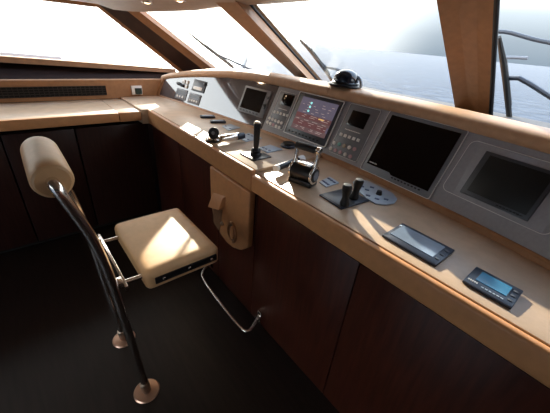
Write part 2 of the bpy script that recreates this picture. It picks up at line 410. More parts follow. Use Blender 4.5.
for y0, y1 in ((-2.55, -1.75), (-1.74, -.94), (-.93, -.13), (-.12, .33), (.34, .915)):
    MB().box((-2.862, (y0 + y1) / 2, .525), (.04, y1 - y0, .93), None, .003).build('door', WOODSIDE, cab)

# ------------------------------------------------------------------ helm worktop: two slabs
def slab_poly(x0, x1, yf, z, nseg, end=None):
    pts = [(x0, yf, z), (x1, yf, z)]
    for i in range(nseg + 1):
        x = x1 + (x0 - x1) * i / nseg; pts.append((x, min(yb(x) + .10, 1.60), z))
    return pts
STEP = .016
XS = -1.215
pl = [(-2.80, .858, CT - .11), (-2.80, .941, CT - .11), (XS, .941, CT - .11)] + [(x, yb(x) + .10, CT - .11) for x in [XS + (-3.40 - XS) * i / 14 for i in range(15)]] + [(-3.408, .858, CT - .11)]
t = thing('helm_counter', 'tan helm worktop, the raised left slab with the upright joystick', 'counter', (-2.2, 1.15, CT - .11))
MB().prism(pl, (0, 0, .11 + STEP), .003, 2).build('top', LEATHER, t)
MB().prism([(-2.80, .909, CT - .11), (XS, .909, CT - .11), (XS, .940, CT - .11), (-2.80, .940, CT - .11)], (0, 0, .11 + STEP), .010, 4).build('front_edge', EDGE, t)
pr = [(XS + .004, .941, CT - .105), (XR, .941, CT - .105)] + [(x, yb(x) + .10, CT - .105) for x in [XR + (XS + .004 - XR) * i / 14 for i in range(15)]]
t = thing('helm_counter', 'tan helm worktop, the lower right slab with the two dark blue data displays', 'counter', (-.2, 1.15, CT - .105))
MB().prism(pr, (0, 0, .105), .003, 2).build('top', LEATHER, t)
MB().prism([(XS + .004, .904, CT - .105), (XR, .904, CT - .105), (XR, .940, CT - .105), (XS + .004, .940, CT - .105)], (0, 0, .105), .015, 4).build('front_edge', EDGE, t)

hc = thing('helm_cabinet', 'dark mahogany cabinet under the helm worktop', 'cabinet', (-1.0, 1.2, 0))
MB().box(((-2.83 + XR) / 2, 1.175, .4925), (XR + 2.83, .40, .985)).build('body', BLACKGAP, hc)
for x0, x1 in ((-2.83, -2.25), (-2.245, -1.64), (-1.635, -1.195), (-1.19, -.484), (-.479, .22), (.225, XR)):
    MB().box(((x0 + x1) / 2, .960, .483), (x1 - x0, .03, .966), None, .003).build('door', WOOD, hc)

PODTAN = mat('pod_tan', (180, 126, 82), .5, noise=.10, nscale=25, bump=.2, bscale=200)
# tan pod hanging under the worktop
pod = thing('control_pod', 'tan rounded pod hanging under the helm worktop beside the seat', 'panel', (-1.43, .92, .48))
op = [(-1.665, -.113), (-1.660, -.39), (-1.635, -.47), (-1.59, -.535), (-1.52, -.585), (-1.45, -.605), (-1.37, -.600), (-1.28, -.565), (-1.208, -.50), (-1.205, -.113)]
MB().prism([(x, .943, CT + z) for x, z in op], (0, -.045, 0), .010, 3).build('shell', PODTAN, pod)
yf = .897
wdg = MB()
wdg.hexa([Vector((-1.64, yf, CT - .385)), Vector((-1.475, yf, CT - .335)), Vector((-1.46, yf, CT - .25)), Vector((-1.62, yf, CT - .29))],
         [Vector((-1.635, yf - .035, CT - .40)), Vector((-1.485, yf - .038, CT - .35)), Vector((-1.48, yf - .012, CT - .27)), Vector((-1.61, yf - .012, CT - .31))])
wdg.build('hood', PODTAN, pod)
MB().hexa([Vector((-1.62, yf - .002, CT - .53)), Vector((-1.54, yf - .002, CT - .56)), Vector((-1.50, yf - .002, CT - .37)), Vector((-1.62, yf - .002, CT - .40))],
          [Vector((-1.61, yf + .004, CT - .53)), Vector((-1.54, yf + .004, CT - .55)), Vector((-1.50, yf + .004, CT - .37)), Vector((-1.62, yf + .004, CT - .40))]).build('grille', mat('pod_grille', (128, 94, 66), .6, noise=.2, nscale=90), pod)
MB().cyl((-1.50, yf + .004, CT - .475), (-1.50, yf - .012, CT - .475), .015, .012, 20, .003).build('button', STEEL, pod)
ov = MB(); pts = []
for k in range(25):
    a = 2 * math.pi * k / 24; pts.append((-1.375 + .043 * math.cos(a), yf - .004, CT - .475 + .075 * math.sin(a)))
ov.tube(pts, .008, 10); ov.build('oval_rim', mat('copper_rim', (190, 140, 100), .3, .6), pod)
ovp = [(-1.375 + .038 * math.cos(2 * math.pi * k / 24), yf + .002, CT - .475 + .07 * math.sin(2 * math.pi * k / 24)) for k in range(24)]
MB().prism(ovp, (0, -.005, 0)).build('oval_recess', mat('recess_brown', (92, 62, 42), .6), pod)
ovk = [(-1.362 + .022 * math.cos(2 * math.pi * k / 20), yf, CT - .468 + .050 * math.sin(2 * math.pi * k / 20)) for k in range(20)]
MB().prism(ovk, (0, -.016, 0), .003).build('oval_handle', PODTAN, pod)

# foot rail on the cabinet front
fr = thing('foot_rail', 'polished steel foot rail on the cabinet front below the seat', 'rail', (-1.45, .93, .07))
ca, cb_ = at_z(243, 332.5, .050), at_z(198.5, 275, .085)
fp = [(-1.085, .9425, .066), (-1.085, .92, .064), (ca.x + .03, ca.y + .03, .055), (ca.x - .04, ca.y, .052), (cb_.x + .06, cb_.y, .083), (cb_.x - .02, cb_.y + .04, .088), (-1.735, .91, .10), (-1.74, .9425, .10)]
MB().tube(fp, .0115, 14, 2).build('bar', CHROME, fr)
for x, z in ((-1.085, .066), (-1.74, .10)):
    MB().box((x, .9395, z), (.034, .009, .105), None, .003).build('flange', CHROME, fr)
    MB().cyl((x, .937, z), (x, .915, z), .020, .016, 20).build('collar', CHROME, fr)

# ------------------------------------------------------------------ dashboard
dash = thing('dashboard', 'long curved grey dashboard with tan padded coaming in front of the windscreen', 'dashboard', (-1.4, 1.5, CT))
def strip(x0, x1, prof, step=.06):
    n = max(2, int((x1 - x0) / step)); return [[prof(x0 + (x1 - x0) * i / n, i / n) for _ in (0,)][0] for i in range(n + 1)]
XG = -1.845                                            # smoked acrylic left of this, grey panel right of it
def panel_sec(x, t):
    zt = ztop(x) + .004
    return [ppt(x, PB - .01, 0), ppt(x, zt, 0), ppt(x, zt, -.05), ppt(x, PB - .01, -.05)]
MB().sweep(strip(XL, XG, panel_sec)).build('acrylic_panel', GLOSSY, dash)
MB().sweep(strip(XG + .003, XR, panel_sec)).build('grey_panel', PANEL, dash)
def low_sec(x, t):
    y = yb(x); s = STEP if x < XS else 0
    return [Vector((x, y - .020, CT + s)), Vector((x, y - .016, CT + .020)), Vector((x, y - .006, CT + .028)), Vector((x, y + .02, CT + .028)), Vector((x, y + .02, CT + s))]
MB().sweep(strip(XL - .02, XS, low_sec)).build('lower_trim', TANTRIM, dash)
MB().sweep(strip(XS + .001, XR, low_sec)).build('lower_trim', TANTRIM, dash)
def coam_sec(x, t):
    zt = ztop(x); b = ppt(x, zt); k = min(1.0, .75 + (x + 3.45) * .3)
    pr = [(-.004, -.012), (-.016, -.002), (-.020, .012), (-.016, .032), (-.004, .046), (.014, .055), (.040, .060), (.075, .064), (.105, .064), (.122, .058), (.128, .045), (.128, -.03), (.03, -.03)]
    return [b + Vector((0, a * k, c * k)) for a, c in pr]
MB().sweep(strip(-3.425, -1.376, coam_sec)).build('coaming', COAMING, dash)
MB().sweep(strip(-1.372, XR, coam_sec)).build('coaming', COAMING, dash)
# port end cheek closing the panel towards the side upstand
e0, e1 = ppt(XL, 0), ppt(XL, ztop(XL) + .02)
MB().hexa([Vector((-3.412, e0.y - .015, CT + .006)), Vector((XL + .004, e0.y - .015, CT + .006)), Vector((XL + .004, 1.75, CT + .006)), Vector((-3.412, 1.75, CT + .006))],
          [Vector((-3.412, e1.y - .02, CT + .20)), Vector((XL + .004, e1.y - .02, CT + .205)), Vector((XL + .004, 1.75, CT + .205)), Vector((-3.412, 1.75, CT + .20))]).build('end_cheek', TANTRIM, dash)
# deck behind the coaming up to the glass
dk = []
for i in range(17):
    x = -3.2 + i * (4.0 / 16); y0 = ppt(x, ztop(x)).y + .10
    y1 = 1.80 if x < -3.0 else (1.9 + (x + 3.0) / .3 * .75 if x < -2.7 else 2.66 - .05 * abs(x + 1.6))
    z = CT + ztop(x) - .03
    dk.append([Vector((x, y0, z)), Vector((x, max(y1, y0 + .1), z)), Vector((x, max(y1, y0 + .1), z - .04)), Vector((x, y0, z - .04))])
struct(MB().sweep(dk).build('trim_13', mat('dash_deck', (52, 48, 46), .6, noise=.1)), 'dark shelf between the coaming and the windscreen')

def outline(dv, q, t=.0025, r=.014, parent=None, name='edge_line'):
    x0, x1, y0, y1 = dv.rect(q); return dv.ring(MB(), x0, x1, y0, y1, t, -.002, .0075, r).build(name, SILVERLINE, parent)

# --- lit navigation monitor
q = [(303.3, 92.4), (348.2, 102.6), (323.6, 148.2), (282.6, 131.4)]
d = Dev(q); nav = thing('navigation_monitor', 'lit navigation monitor with a violet and red screen in the middle of the dash', 'monitor', d.c)
x0, x1, y0, y1 = d.rect(q)
d.slab(MB(), x0, x1, y0, y1, -.02, .012, .006).build('bezel', BEZELD, nav)
d.ring(MB(), x0, x1, y0, y1, .006, .004, .0145, .010).build('edge_line', SILVERLINE, nav)
sx0, sx1, sy0, sy1 = d.rect([(306.5, 97), (340, 106.3), (325.2, 139), (290.2, 127.2)])
scr = d.slab(MB(), sx0, sx1, sy0, sy1, .010, .0135).build('screen', NAVBG, nav)
W_, H_ = sx1 - sx0, sy1 - sy0
def sub(mb, a0, a1, b0, b1, n0=.013, n1=.0145): return d.slab(mb, sx0 + a0 * W_, sx0 + a1 * W_, sy0 + b0 * H_, sy0 + b1 * H_, n0, n1)
m = MB(); sub(m, .0, 1, .38, .52); sub(m, .0, .95, .14, .30); m.build('red_bands', NAVRED, scr)
m = MB(); sub(m, .0, 1, .30, .38); sub(m, .0, 1, .0, .14); m.build('brown_bands', NAVBROWN, scr)
for bb in (.06, .10, .21, .27, .33, .43, .48, .56, .63, .70, .78, .86):
    a = .04 + random.random() * .2
    while a < .92:
        l = .05 + random.random() * (.18 if bb < .5 else .05)
        sub(MB(), a, min(.95, a + l), bb, bb + .012, .0145, .0155).build('text_line', NAVTXT, scr); a += l + .06 + random.random() * (.14 if bb < .5 else .3)
m = MB()
for bb in (.62, .745, .86): d.knob(m, sx0 + .30 * W_, sy0 + bb * H_, .0085, .013, .0158)
m.build('teal_marks', NAVDOT, scr)
m = MB(); sub(m, .66, .80, .455, .49, .0145, .016); m.build('amber_mark', NAVYEL, scr)
for k in range(9): d.knob(MB(), x0 + (.12 + .085 * k) * (x1 - x0), (y0 + sy0) / 2, .0065, .010, .0155, 14).build('key', BLACK, nav)

# --- big black monitor
q = [(391, 110.7), (469.3, 130.4), (430.8, 199.4), (359.6, 169.6)]
d = Dev(q); mon = thing('black_monitor', 'largest black switched-off monitor, right of the middle of the dash', 'monitor', d.c)
x0, x1, y0, y1 = d.rect(q); y0 = max(y0, sy0 if False else y0)
d.slab(MB(), x0 + .002, x1 - .002, y0 + .002, y1 - .002, -.02, .006, .004).build('bezel', BEZEL, mon)
d.ring(MB(), x0, x1, y0, y1, .0035, -.004, .0095, .014).build('edge_line', SILVERLINE, mon)
sx0, sx1, sy0, sy1 = d.rect([(393, 116), (462.7, 133.8), (428, 191.2), (366.6, 165)])
W_, H_ = sx1 - sx0, sy1 - sy0
poly = [(sx0, sy0 + .01), (sx0 + .40 * W_, sy0 + .01), (sx0 + .44 * W_, sy0), (sx1, sy0), (sx1, sy1), (sx0, sy1)]
MB().prism([d.P(a, b, .004) for a, b in poly], d.n * .006).build('screen', SCREEN, mon)
m = MB()
for k, l in enumerate((.007, .006, .007, .005, .007, .006)): d.slab(m, sx0 + .012 + k * .0088, sx0 + .012 + k * .0088 + l, sy0 + .020, sy0 + .0265, .0099, .0106)
m.build('maker_lettering', WHITE, mon)
for k in range(9): d.slab(MB(), sx0 + (.46 + .052 * k) * W_, sx0 + (.46 + .052 * k) * W_ + .011, sy0 - .014, sy0 - .006, .004, .0095, .001).build('key', BLACK, mon)

# --- right black monitor
q = [(478, 142.8), (566, 165.5), (540, 241), (447, 200)]
d = Dev(q); mon = thing('black_monitor', 'black switched-off monitor at the right edge of the dash', 'monitor', d.c)
x0, x1, y0, y1 = d.rect([(476, 143.5), (572, 168), (548, 245), (446.5, 200.5)])
y0 = max(y0, (PB + .012 - .0) / ST_ * 0 + y0)
sx0, sx1, sy0, sy1 = d.rect([(485.5, 152.6), (560.5, 172), (532, 221.8), (459.6, 193.8)])
x0 = d.loc((455, 172))[0] - .012; x1 = sx1 + (sx0 - x0); y1 = sy1 + .03; y0 = sy0 - .022
d.ring(MB(), x0, x1, y0, y1, .003, -.006, .0065, .03).build('edge_line', SILVERLINE, mon)
d.slab(MB(), x0 + .002, x1 - .002, y0 + .002, y1 - .002, -.02, .003, .004).build('mount_plate', PANEL, mon)
d.slab(MB(), sx0, sx1, sy0, sy1, -.02, .012, .004).build('bezel', BEZELD, mon)
ix0, ix1, iy0, iy1 = d.rect([(489, 157), (553, 174), (530.5, 216.5), (468.5, 192)])
d.slab(MB(), ix0, ix1, iy0, iy1, .008, .0135, .001).build('screen', mat('matt_dark_screen', (30, 32, 32), .4, spec=.3), mon)
for k in range(8): d.slab(MB(), ix0 + (.55 + .055 * k) * (ix1 - ix0), ix0 + (.55 + .055 * k) * (ix1 - ix0) + .009, sy0 + .008, sy0 + .013, .010, .0135).build('key', BLACK, mon)

# --- left small display
q = [(247.5, 86.6), (273.5, 91.2), (262, 118.5), (236.2, 109.6)]
d = Dev(q); ld = thing('plotter_display', 'small dark plotter display in the left acrylic part of the dash', 'monitor', d.c)
x0, x1, y0, y1 = d.rect(q)
d.slab(MB(), x0, x1, y0, y1, -.02, .008, .004).build('bezel', BEZEL, ld)
sx0, sx1, sy0, sy1 = d.rect([(247.5, 88.9), (269.2, 92.3), (258.9, 113), (240.3, 107.2)])
d.slab(MB(), sx0, sx1, sy0, sy1, .006, .0095).build('screen', SCREEN, ld)
for k in range(6): d.slab(MB(), sx0 + (.02 + .165 * k) * (sx1 - sx0), sx0 + (.12 + .165 * k) * (sx1 - sx0), y0 + .010, y0 + .022, .007, .0105, .001).build('key', BEZELD, ld)
d.knob(MB(), (sx1 + x1) / 2, (y0 + y1) / 2 - .01, .012, .006, .018).build('knob', BLACK, ld)
for bb in (.32, .70): d.slab(MB(), sx1 + .006, x1 - .006, y0 + bb * (y1 - y0), y0 + bb * (y1 - y0) + .02, .007, .0105, .001).build('key', BEZELD, ld)

# --- the two pilot control panels (small screen, a row of square keys, two rows of round keys)
def control_panel(q, scrq, sq0, sq1, r1, r2, cols1, cols2, label, lab):
    d = Dev(q); t = thing('autopilot_unit', label, 'autopilot', d.c, None)
    x0, x1, y0, y1 = d.rect(q)
    d.slab(MB(), x0, x1, y0, y1, -.02, .005, .004).build('plate', BEZEL, t)
    d.ring(MB(), x0, x1, y0, y1, .002, -.002, .0068, .012).build('edge_line', SILVERLINE, t)
    a = d.rect(scrq); d.slab(MB(), *a, .003, .008, .001).build('screen', SCREEN, t)
    l0, l1 = d.loc(lab[0]), d.loc(lab[1]); ym = (l0[1] + l1[1]) / 2
    m = MB(); xx = l0[0]
    while xx < l1[0]: m_l = .006 + random.random() * .006; d.slab(m, xx, xx + m_l, ym - .0025, ym + .0025, .004, .0062); xx += m_l + .003
    m.build('caption', WHITE, t)
    p, s = d.loc(sq0), d.loc(sq1); ym = (p[1] + s[1]) / 2
    for k in range(5):
        xx = p[0] + (s[0] - p[0]) * k / 4; d.slab(MB(), xx - .0098, xx + .0098, ym - .0095, ym + .0095, .004, .010, .0015).build('square_key', WHITE, t)
    for (p0, p1), cs in ((r1, cols1), (r2, cols2)):
        p, s = d.loc(p0), d.loc(p1)
        for k in range(5):
            d.knob(MB(), p[0] + (s[0] - p[0]) * k / 4, p[1] + (s[1] - p[1]) * k / 4, .0128, .004, .010, 16).build('round_key', cs[k], t)
    return t
control_panel([(284.3, 91.8), (298.6, 94.9), (281.2, 130.0), (264.5, 124.0)], [(285.6, 93.8), (296, 96.6), (290.2, 107.2), (279.8, 103.8)], (275.3, 111.7), (287.7, 116.3),
              ((270.2, 118.4), (282.0, 123.2)), ((268.0, 122.4), (279.6, 127.8)), [WHITE] * 5, [WHITE, WHITE, PINK, WHITE, WHITE], 'narrow autopilot unit left of the lit navigation monitor', ((279, 108.3), (287.2, 110.7)))
control_panel([(353.6, 103.6), (381, 110.8), (357.3, 162.5), (327.0, 151.0)], [(353.7, 110.6), (371.3, 114.8), (363.7, 129.6), (346.8, 124.8)], (341.7, 134.5), (358.6, 140.7),
              ((334.8, 143), (355.0, 149.4)), ((331.2, 148.6), (350.7, 156.8)), [WHITE, TEAL, SAND, WHITE, PINK], [WHITE, PINK, PINK, WHITE, PINK], 'autopilot unit between the lit navigation monitor and the largest black monitor', ((345.5, 129), (360, 133.8)))

# --- instruments in the left acrylic part
def inst(q, name, label, cat, body=BEZEL):
    d = Dev(q); t = thing(name, label, cat, d.c); x0, x1, y0, y1 = d.rect(q)
    d.slab(MB(), x0, x1, y0, y1, -.015, .007, .004).build('plate', body, t); return d, t, x0, x1, y0, y1
d, t, x0, x1, y0, y1 = inst([(178.5, 87.8), (189, 91), (184, 101), (174, 97.3)], 'gauge_panel', 'square gauge panel at the far left of the dash', 'gauge')
d.slab(MB(), x0 + .02, x1 - .02, y0 + .05, y1 - .015, .006, .009).build('screen', BEZELD, t)
for k in range(3): d.knob(MB(), x0 + (.25 + .25 * k) * (x1 - x0), y0 + .028, .012, .006, .013).build('key', WHITE, t)
d, t, x0, x1, y0, y1 = inst([(191, 92.8), (202.5, 95.4), (198, 105.6), (186.8, 102)], 'gauge_panel', 'square gauge panel with a row of white keys, second from the far left', 'gauge')
d.slab(MB(), x0 + .015, x1 - .015, y0 + .055, y1 - .012, .006, .009).build('screen', BEZELD, t)
for k in range(4): d.knob(MB(), x0 + (.2 + .2 * k) * (x1 - x0), y0 + .028, .011, .006, .014).build('key', WHITE, t)
d, t, x0, x1, y0, y1 = inst([(195.5, 79.8), (208, 81.8), (203.6, 93), (191, 90.5)], 'marine_radio', 'dark radio panel with a white label plate below the coaming', 'radio', BEZELD)
a = d.rect([(194.8, 86.2), (203.2, 88.0), (201.8, 91.2), (193.2, 89.2)]); d.slab(MB(), *a, .006, .010, .001).build('label_plate', WHITE, t)
d.knob(MB(), x1 - .02, y1 - .025, .011, .006, .018).build('knob', BLACK, t)
d = Dev([(179, 82.6), (184.5, 83.8), (183.5, 87), (178, 85.6)]); t = thing('radio_handset', 'small black handset clipped to the far left of the dash', 'handset', d.c)
MB().tube([d.P(-d.w * .55, .006, .012), d.P(-d.w * .2, .0, .022), d.P(d.w * .2, -.0, .022), d.P(d.w * .6, -.01, .012)], [.012, .016, .016, .012], 12).build('body', BLACK, t)
d.slab(MB(), -.015, .015, -.012, .012, -.01, .010).build('clip', BLACK, t)
for (px, py), w_ in (((184.6, 81.6), 0), ((188.0, 82.6), 1), ((187, 86.6), 2)):
    d = Dev([(px - 1, py - 2), (px + 1, py - 1.6), (px + .4, py + 2), (px - 1.6, py + 1.6)])
    o = d.slab(MB(), -d.w / 2, d.w / 2, -d.h / 2, d.h / 2, -.01, .010, .002).build('rocker_switch', WHITE)
    tag(o, ['leftmost white rocker switch beside the black handset', 'upper right white rocker switch beside the radio panel', 'lowest white rocker switch between handset and radio panel'][w_], 'switch', 'white rocker switches at the far left of the dash')

# ------------------------------------------------------------------ things on the worktop
def top(px, py): return at_z(px, py, CT + (STEP if at_z(px, py, CT).x < XS else 0))
ZL, ZR = CT + STEP, CT
def pad(quad, label, th=.006, name='keypad', mat_=PADBLUE, keys=None):
    P = [top(*p) for p in quad]; c = sum(P, Vector()) / 4
    t = thing(name, label, 'keypad', c, 'flat blue-grey keypads on the worktop')
    MB().prism(P, (0, 0, th), .002, 2).build('plate', mat_, t)
    if keys:
        nu, nv = keys; lerp = lambda a, b: P[0].lerp(P[1], a).lerp(P[3].lerp(P[2], a), b)
        for i in range(nu):
            for j in range(nv):
                p = lerp(.2 + .6 * i / max(1, nu - 1), .25 + .5 * j / max(1, nv - 1)); u_ = (P[1] - P[0]).normalized(); v_ = Vector((-u_.y, u_.x, 0))
                MB().box(p + Vector((0, 0, th + .001)), (.018, .012, .004), Matrix((u_, v_, Vector((0, 0, 1)))).transposed(), .001).build('key', PADLINE, t)
    return t
pad([(258, 148.5), (267.5, 153.2), (283, 150), (270.5, 145.4)], 'blue-grey keypad between the upright joystick and the round black knob', keys=(3, 1))
pad([(222, 126.6), (228.5, 131), (240.5, 128), (230.5, 124.4)], 'blue-grey keypad right of the two black oblong boxes', keys=(2, 1))
pad([(237, 137.6), (246, 142.2), (262, 138.6), (249, 133.4)], 'blue-grey keypad behind the upright joystick', keys=(3, 2))
pad([(319, 182.5), (326, 187.6), (339, 183.5), (329.5, 177.2)], 'blue-grey keypad right of the chrome throttle', keys=(3, 2))

for px, lab in (((201.5, 117.6), 'black oblong box nearest the left end of the worktop'), ((212, 122.6), 'black oblong box next to the leftmost keypad')):
    c = top(px[0] + 6, px[1]); t = thing('switch_box', lab, 'switch box', c, 'black oblong boxes on the worktop')
    rot = Matrix.Rotation(math.radians(70), 3, 'Z')
    MB().box(c + Vector((0, 0, .009)), (.125, .060, .018), rot, .007, 3).build('housing', NAVY, t)
    MB().box(c + Vector((0, 0, .0185)), (.085, .03, .004), rot, .0015).build('lid', PADBLUE, t)

# round black knob
c = top(288.3, 146.4); t = thing('round_knob', 'low round black rotary knob in front of the lit navigation monitor', 'knob', c)
T = Matrix.Translation(c)
MB().lathe([(0, 0), (.052, 0), (.056, .004), (.054, .012), (.046, .017), (0, .017)], T).build('base', NAVY, t)
MB().lathe([(0, .016), (.040, .016), (.042, .022), (.038, .027), (.026, .025), (0, .024)], T).build('dial', BLACK, t)

# upright joystick
c = top(255.5, 158.5); c = Vector((-1.398, 1.072, ZL)); t = thing('joystick', 'upright black joystick on a black square plate', 'joystick', c)
MB().box(c + Vector((0, 0, .004)), (.145, .135, .008), None, .003).build('plate', BLACK, t)
T = Matrix.Translation(c)
MB().lathe([(0, .008), (.036, .008), (.034, .018), (.026, .026), (.030, .034), (.026, .046), (.018, .052), (0, .052)], T, 28).build('boot', RUBBER, t)
MB().lathe([(0, .050), (.015, .050), (.017, .070), (.018, .100), (.020, .160), (.022, .192), (.020, .200), (0, .200)], T, 24).build('grip', BLACK, t)
MB().lathe([(0, .199), (.017, .199), (.018, .205), (.012, .210), (0, .211)], T, 24).build('cap', STEEL, t)

# main throttle: steel-ended drum on a foot with a U-shaped handle
TC = Vector((-.985, 1.075, CT + .062)); ax = Vector((.955, .0, 0)).normalized()
ax = Vector((math.cos(math.radians(14)), math.sin(math.radians(14)), 0)); ay = Vector((-ax.y, ax.x, 0))
t = thing('throttle_lever', 'chrome and black throttle with U-shaped handle in the middle of the worktop', 'throttle', (TC.x, TC.y, CT))
rot = Matrix((ax, ay, Vector((0, 0, 1)))).transposed()
MB().box((TC.x, TC.y, CT + .014), (.135, .075, .028), rot, .005).build('foot', BLACK, t)
MB().cyl(TC - ax * .060, TC + ax * .060, .045, None, 36, .003).build('drum', BLACK, t)
for s_ in (-1, 1): MB().cyl(TC + ax * s_ * .056, TC + ax * s_ * .068, .0485, None, 36, .003).build('end_ring', CHROME, t)
MB().cyl(TC + ax * .066, TC + ax * .0715, .036, None, 32, .002).build('end_cap', BLACK, t)
MB().cyl(TC + ax * .071, TC + ax * .0735, .024, None, 28).build('end_dial', BEZEL, t)
MB().box(TC + Vector((0, 0, .047)) + ay * .008, (.085, .055, .012), rot, .003).build('top_plate', CHROME, t)
GT = TC + Vector((0, 0, .128)) + ay * .010
for s_ in (-1, 1):
    a = TC + ax * s_ * .060 + Vector((0, 0, .038)); b = GT + ax * s_ * .062
    MB().tube([a, a.lerp(b, .5) + ay * .004, b], [.013, .010, .012], 14, 1).build('arm', CHROME, t)
MB().cyl(GT - ax * .070, GT + ax * .056, .0185, None, 28, .004).build('grip', RUBBER, t)
MB().cyl(GT + ax * .052, GT + ax * .074, .0195, None, 28, .004).build('grip_end', CHROME, t)

# horizontal lever behind the throttle
a, b = at_z(275.5, 168.5, CT + .034), at_z(301, 159, CT + .034)
t = thing('trim_lever', 'black horizontal lever with white tip behind the chrome throttle', 'lever', (a.x * .5 + b.x * .5, a.y * .5 + b.y * .5, CT))
dv = (b - a).normalized()
MB().cyl(a + dv * .018, b - dv * .03, .0175, None, 20, .003).build('handle', BLACK, t)
MB().cyl(a - dv * .004, a + dv * .020, .019, None, 20, .003).build('tip', WHITE, t)
MB().cyl(b - dv * .032, b + dv * .02, .022, None, 20, .004).build('boss', WHITE, t)
MB().lathe([(0, 0), (.034, 0), (.032, .012), (.02, .03), (.014, .05), (0, .05)], Matrix.Translation((b.x, b.y, CT)), 24).build('pivot', CHROME, t)

# side lever on the left slab: upright black wheel grip and a lying chrome handle
c = at_z(213.5, 140.5, ZL); t = thing('docking_lever', 'black and chrome docking lever with round grip on the left slab', 'lever', c)
MB().lathe([(0, 0), (.048, 0), (.048, .008), (.040, .018), (.028, .024), (0, .026)], Matrix.Translation(c), 32).build('base', CHROME, t)
MB().lathe([(.046, -.001), (.053, -.001), (.055, .010), (.047, .014)], Matrix.Translation(c), 32).build('base_ring', BLACK, t)
h0, h1 = at_z(220.5, 138.8, ZL + .036), at_z(244, 135.5, ZL + .036)
k = h0.lerp(h1, .66)
MB().cyl(h0, k, .023, .025, 24, .004).build('chrome_handle', CHROME, t)
MB().cyl(k, h1, .025, .022, 24, .006).build('black_handle', NAVY, t)
MB().tube([c + Vector((0, 0, .018)), c.lerp(h0, .5) + Vector((0, 0, .02)), h0], .013, 12).build('link', STEEL, t)
w0 = at_z(213.6, 133.2, ZL + .062); wa = Vector((.45, -.80, .40)).normalized()
MB().lathe([(0, -.012), (.030, -.012), (.038, -.006), (.040, 0), (.038, .006), (.030, .010), (.014, .004), (0, .004)], Matrix.Translation(w0) @ Vector((0, 0, 1)).rotation_difference(wa).to_matrix().to_4x4(), 32).build('wheel_grip', RUBBER, t)
MB().cyl(w0 + wa * .003, w0 + wa * .008, .012, None, 20, .001).build('wheel_cap', BEZEL, t)
MB().tube([c + Vector((0, 0, .020)), c.lerp(w0, .5), w0], .011, 12).build('stem', CHROME, t)

# twin joystick on a square plate
c = Vector((-.746, 1.128, CT)); t = thing('twin_joystick', 'pair of short black sticks on a grey square plate', 'joystick', c)
rot = Matrix.Rotation(math.radians(-6), 3, 'Z')
MB().box(c + Vector((0, 0, .0045)), (.155, .190, .009), rot, .003).build('plate', NAVY, t)
MB().box(c + Vector((0, 0, .009)), (.140, .175, .003), rot, .001).build('face', PADBLUE if False else BEZELD, t)
for px, py, lx, ly in ((344.6, 204.5, -.004, -.006), (353.2, 198.0, .010, .004)):
    q_ = at_z(px, py, CT + .012); sh = Matrix.Identity(4); sh[0][2] = lx / .12; sh[1][2] = ly / .12
    MB().lathe([(0, .010), (.021, .010), (.023, .022), (.018, .036), (.015, .050), (.017, .068), (.021, .086), (.022, .102), (.018, .114), (0, .118)], Matrix.Translation(Vector((q_.x, q_.y, CT))) @ sh, 24).build('stick', RUBBER, t)

# remote-shaped steering pad
q = [(352.5, 182.5), (357, 190.5), (365.5, 199), (375, 204.5), (386, 205.8), (394, 204), (397, 200), (393, 194.5), (380, 187.5), (366, 181)]
P = [at_z(*p, CT) for p in q]; cc_ = sum(P, Vector()) / len(P)
t = thing('steering_pad', 'rounded blue-grey steering pad with a small black knob below the largest black monitor', 'control pad', cc_)
MB().prism(P, (0, 0, .008), .003, 2).build('plate', PADBLUE, t)
kp = at_z(379, 193.5, CT + .012)
MB().lathe([(0, 0), (.016, 0), (.014, .010), (.012, .020), (0, .022)], Matrix.Translation(Vector((kp.x, kp.y, CT + .007))), 20).build('knob', BLACK, t)
for a in ((362, 186.5), (367, 190), (372, 187.5), (368, 195.5), (386, 199.5), (377, 199)):
    p = at_z(*a, CT + .008); MB().box((p.x, p.y, CT + .009), (.022, .014, .004), Matrix.Rotation(math.radians(20), 3, 'Z'), .001).build('key', PADLINE, t)

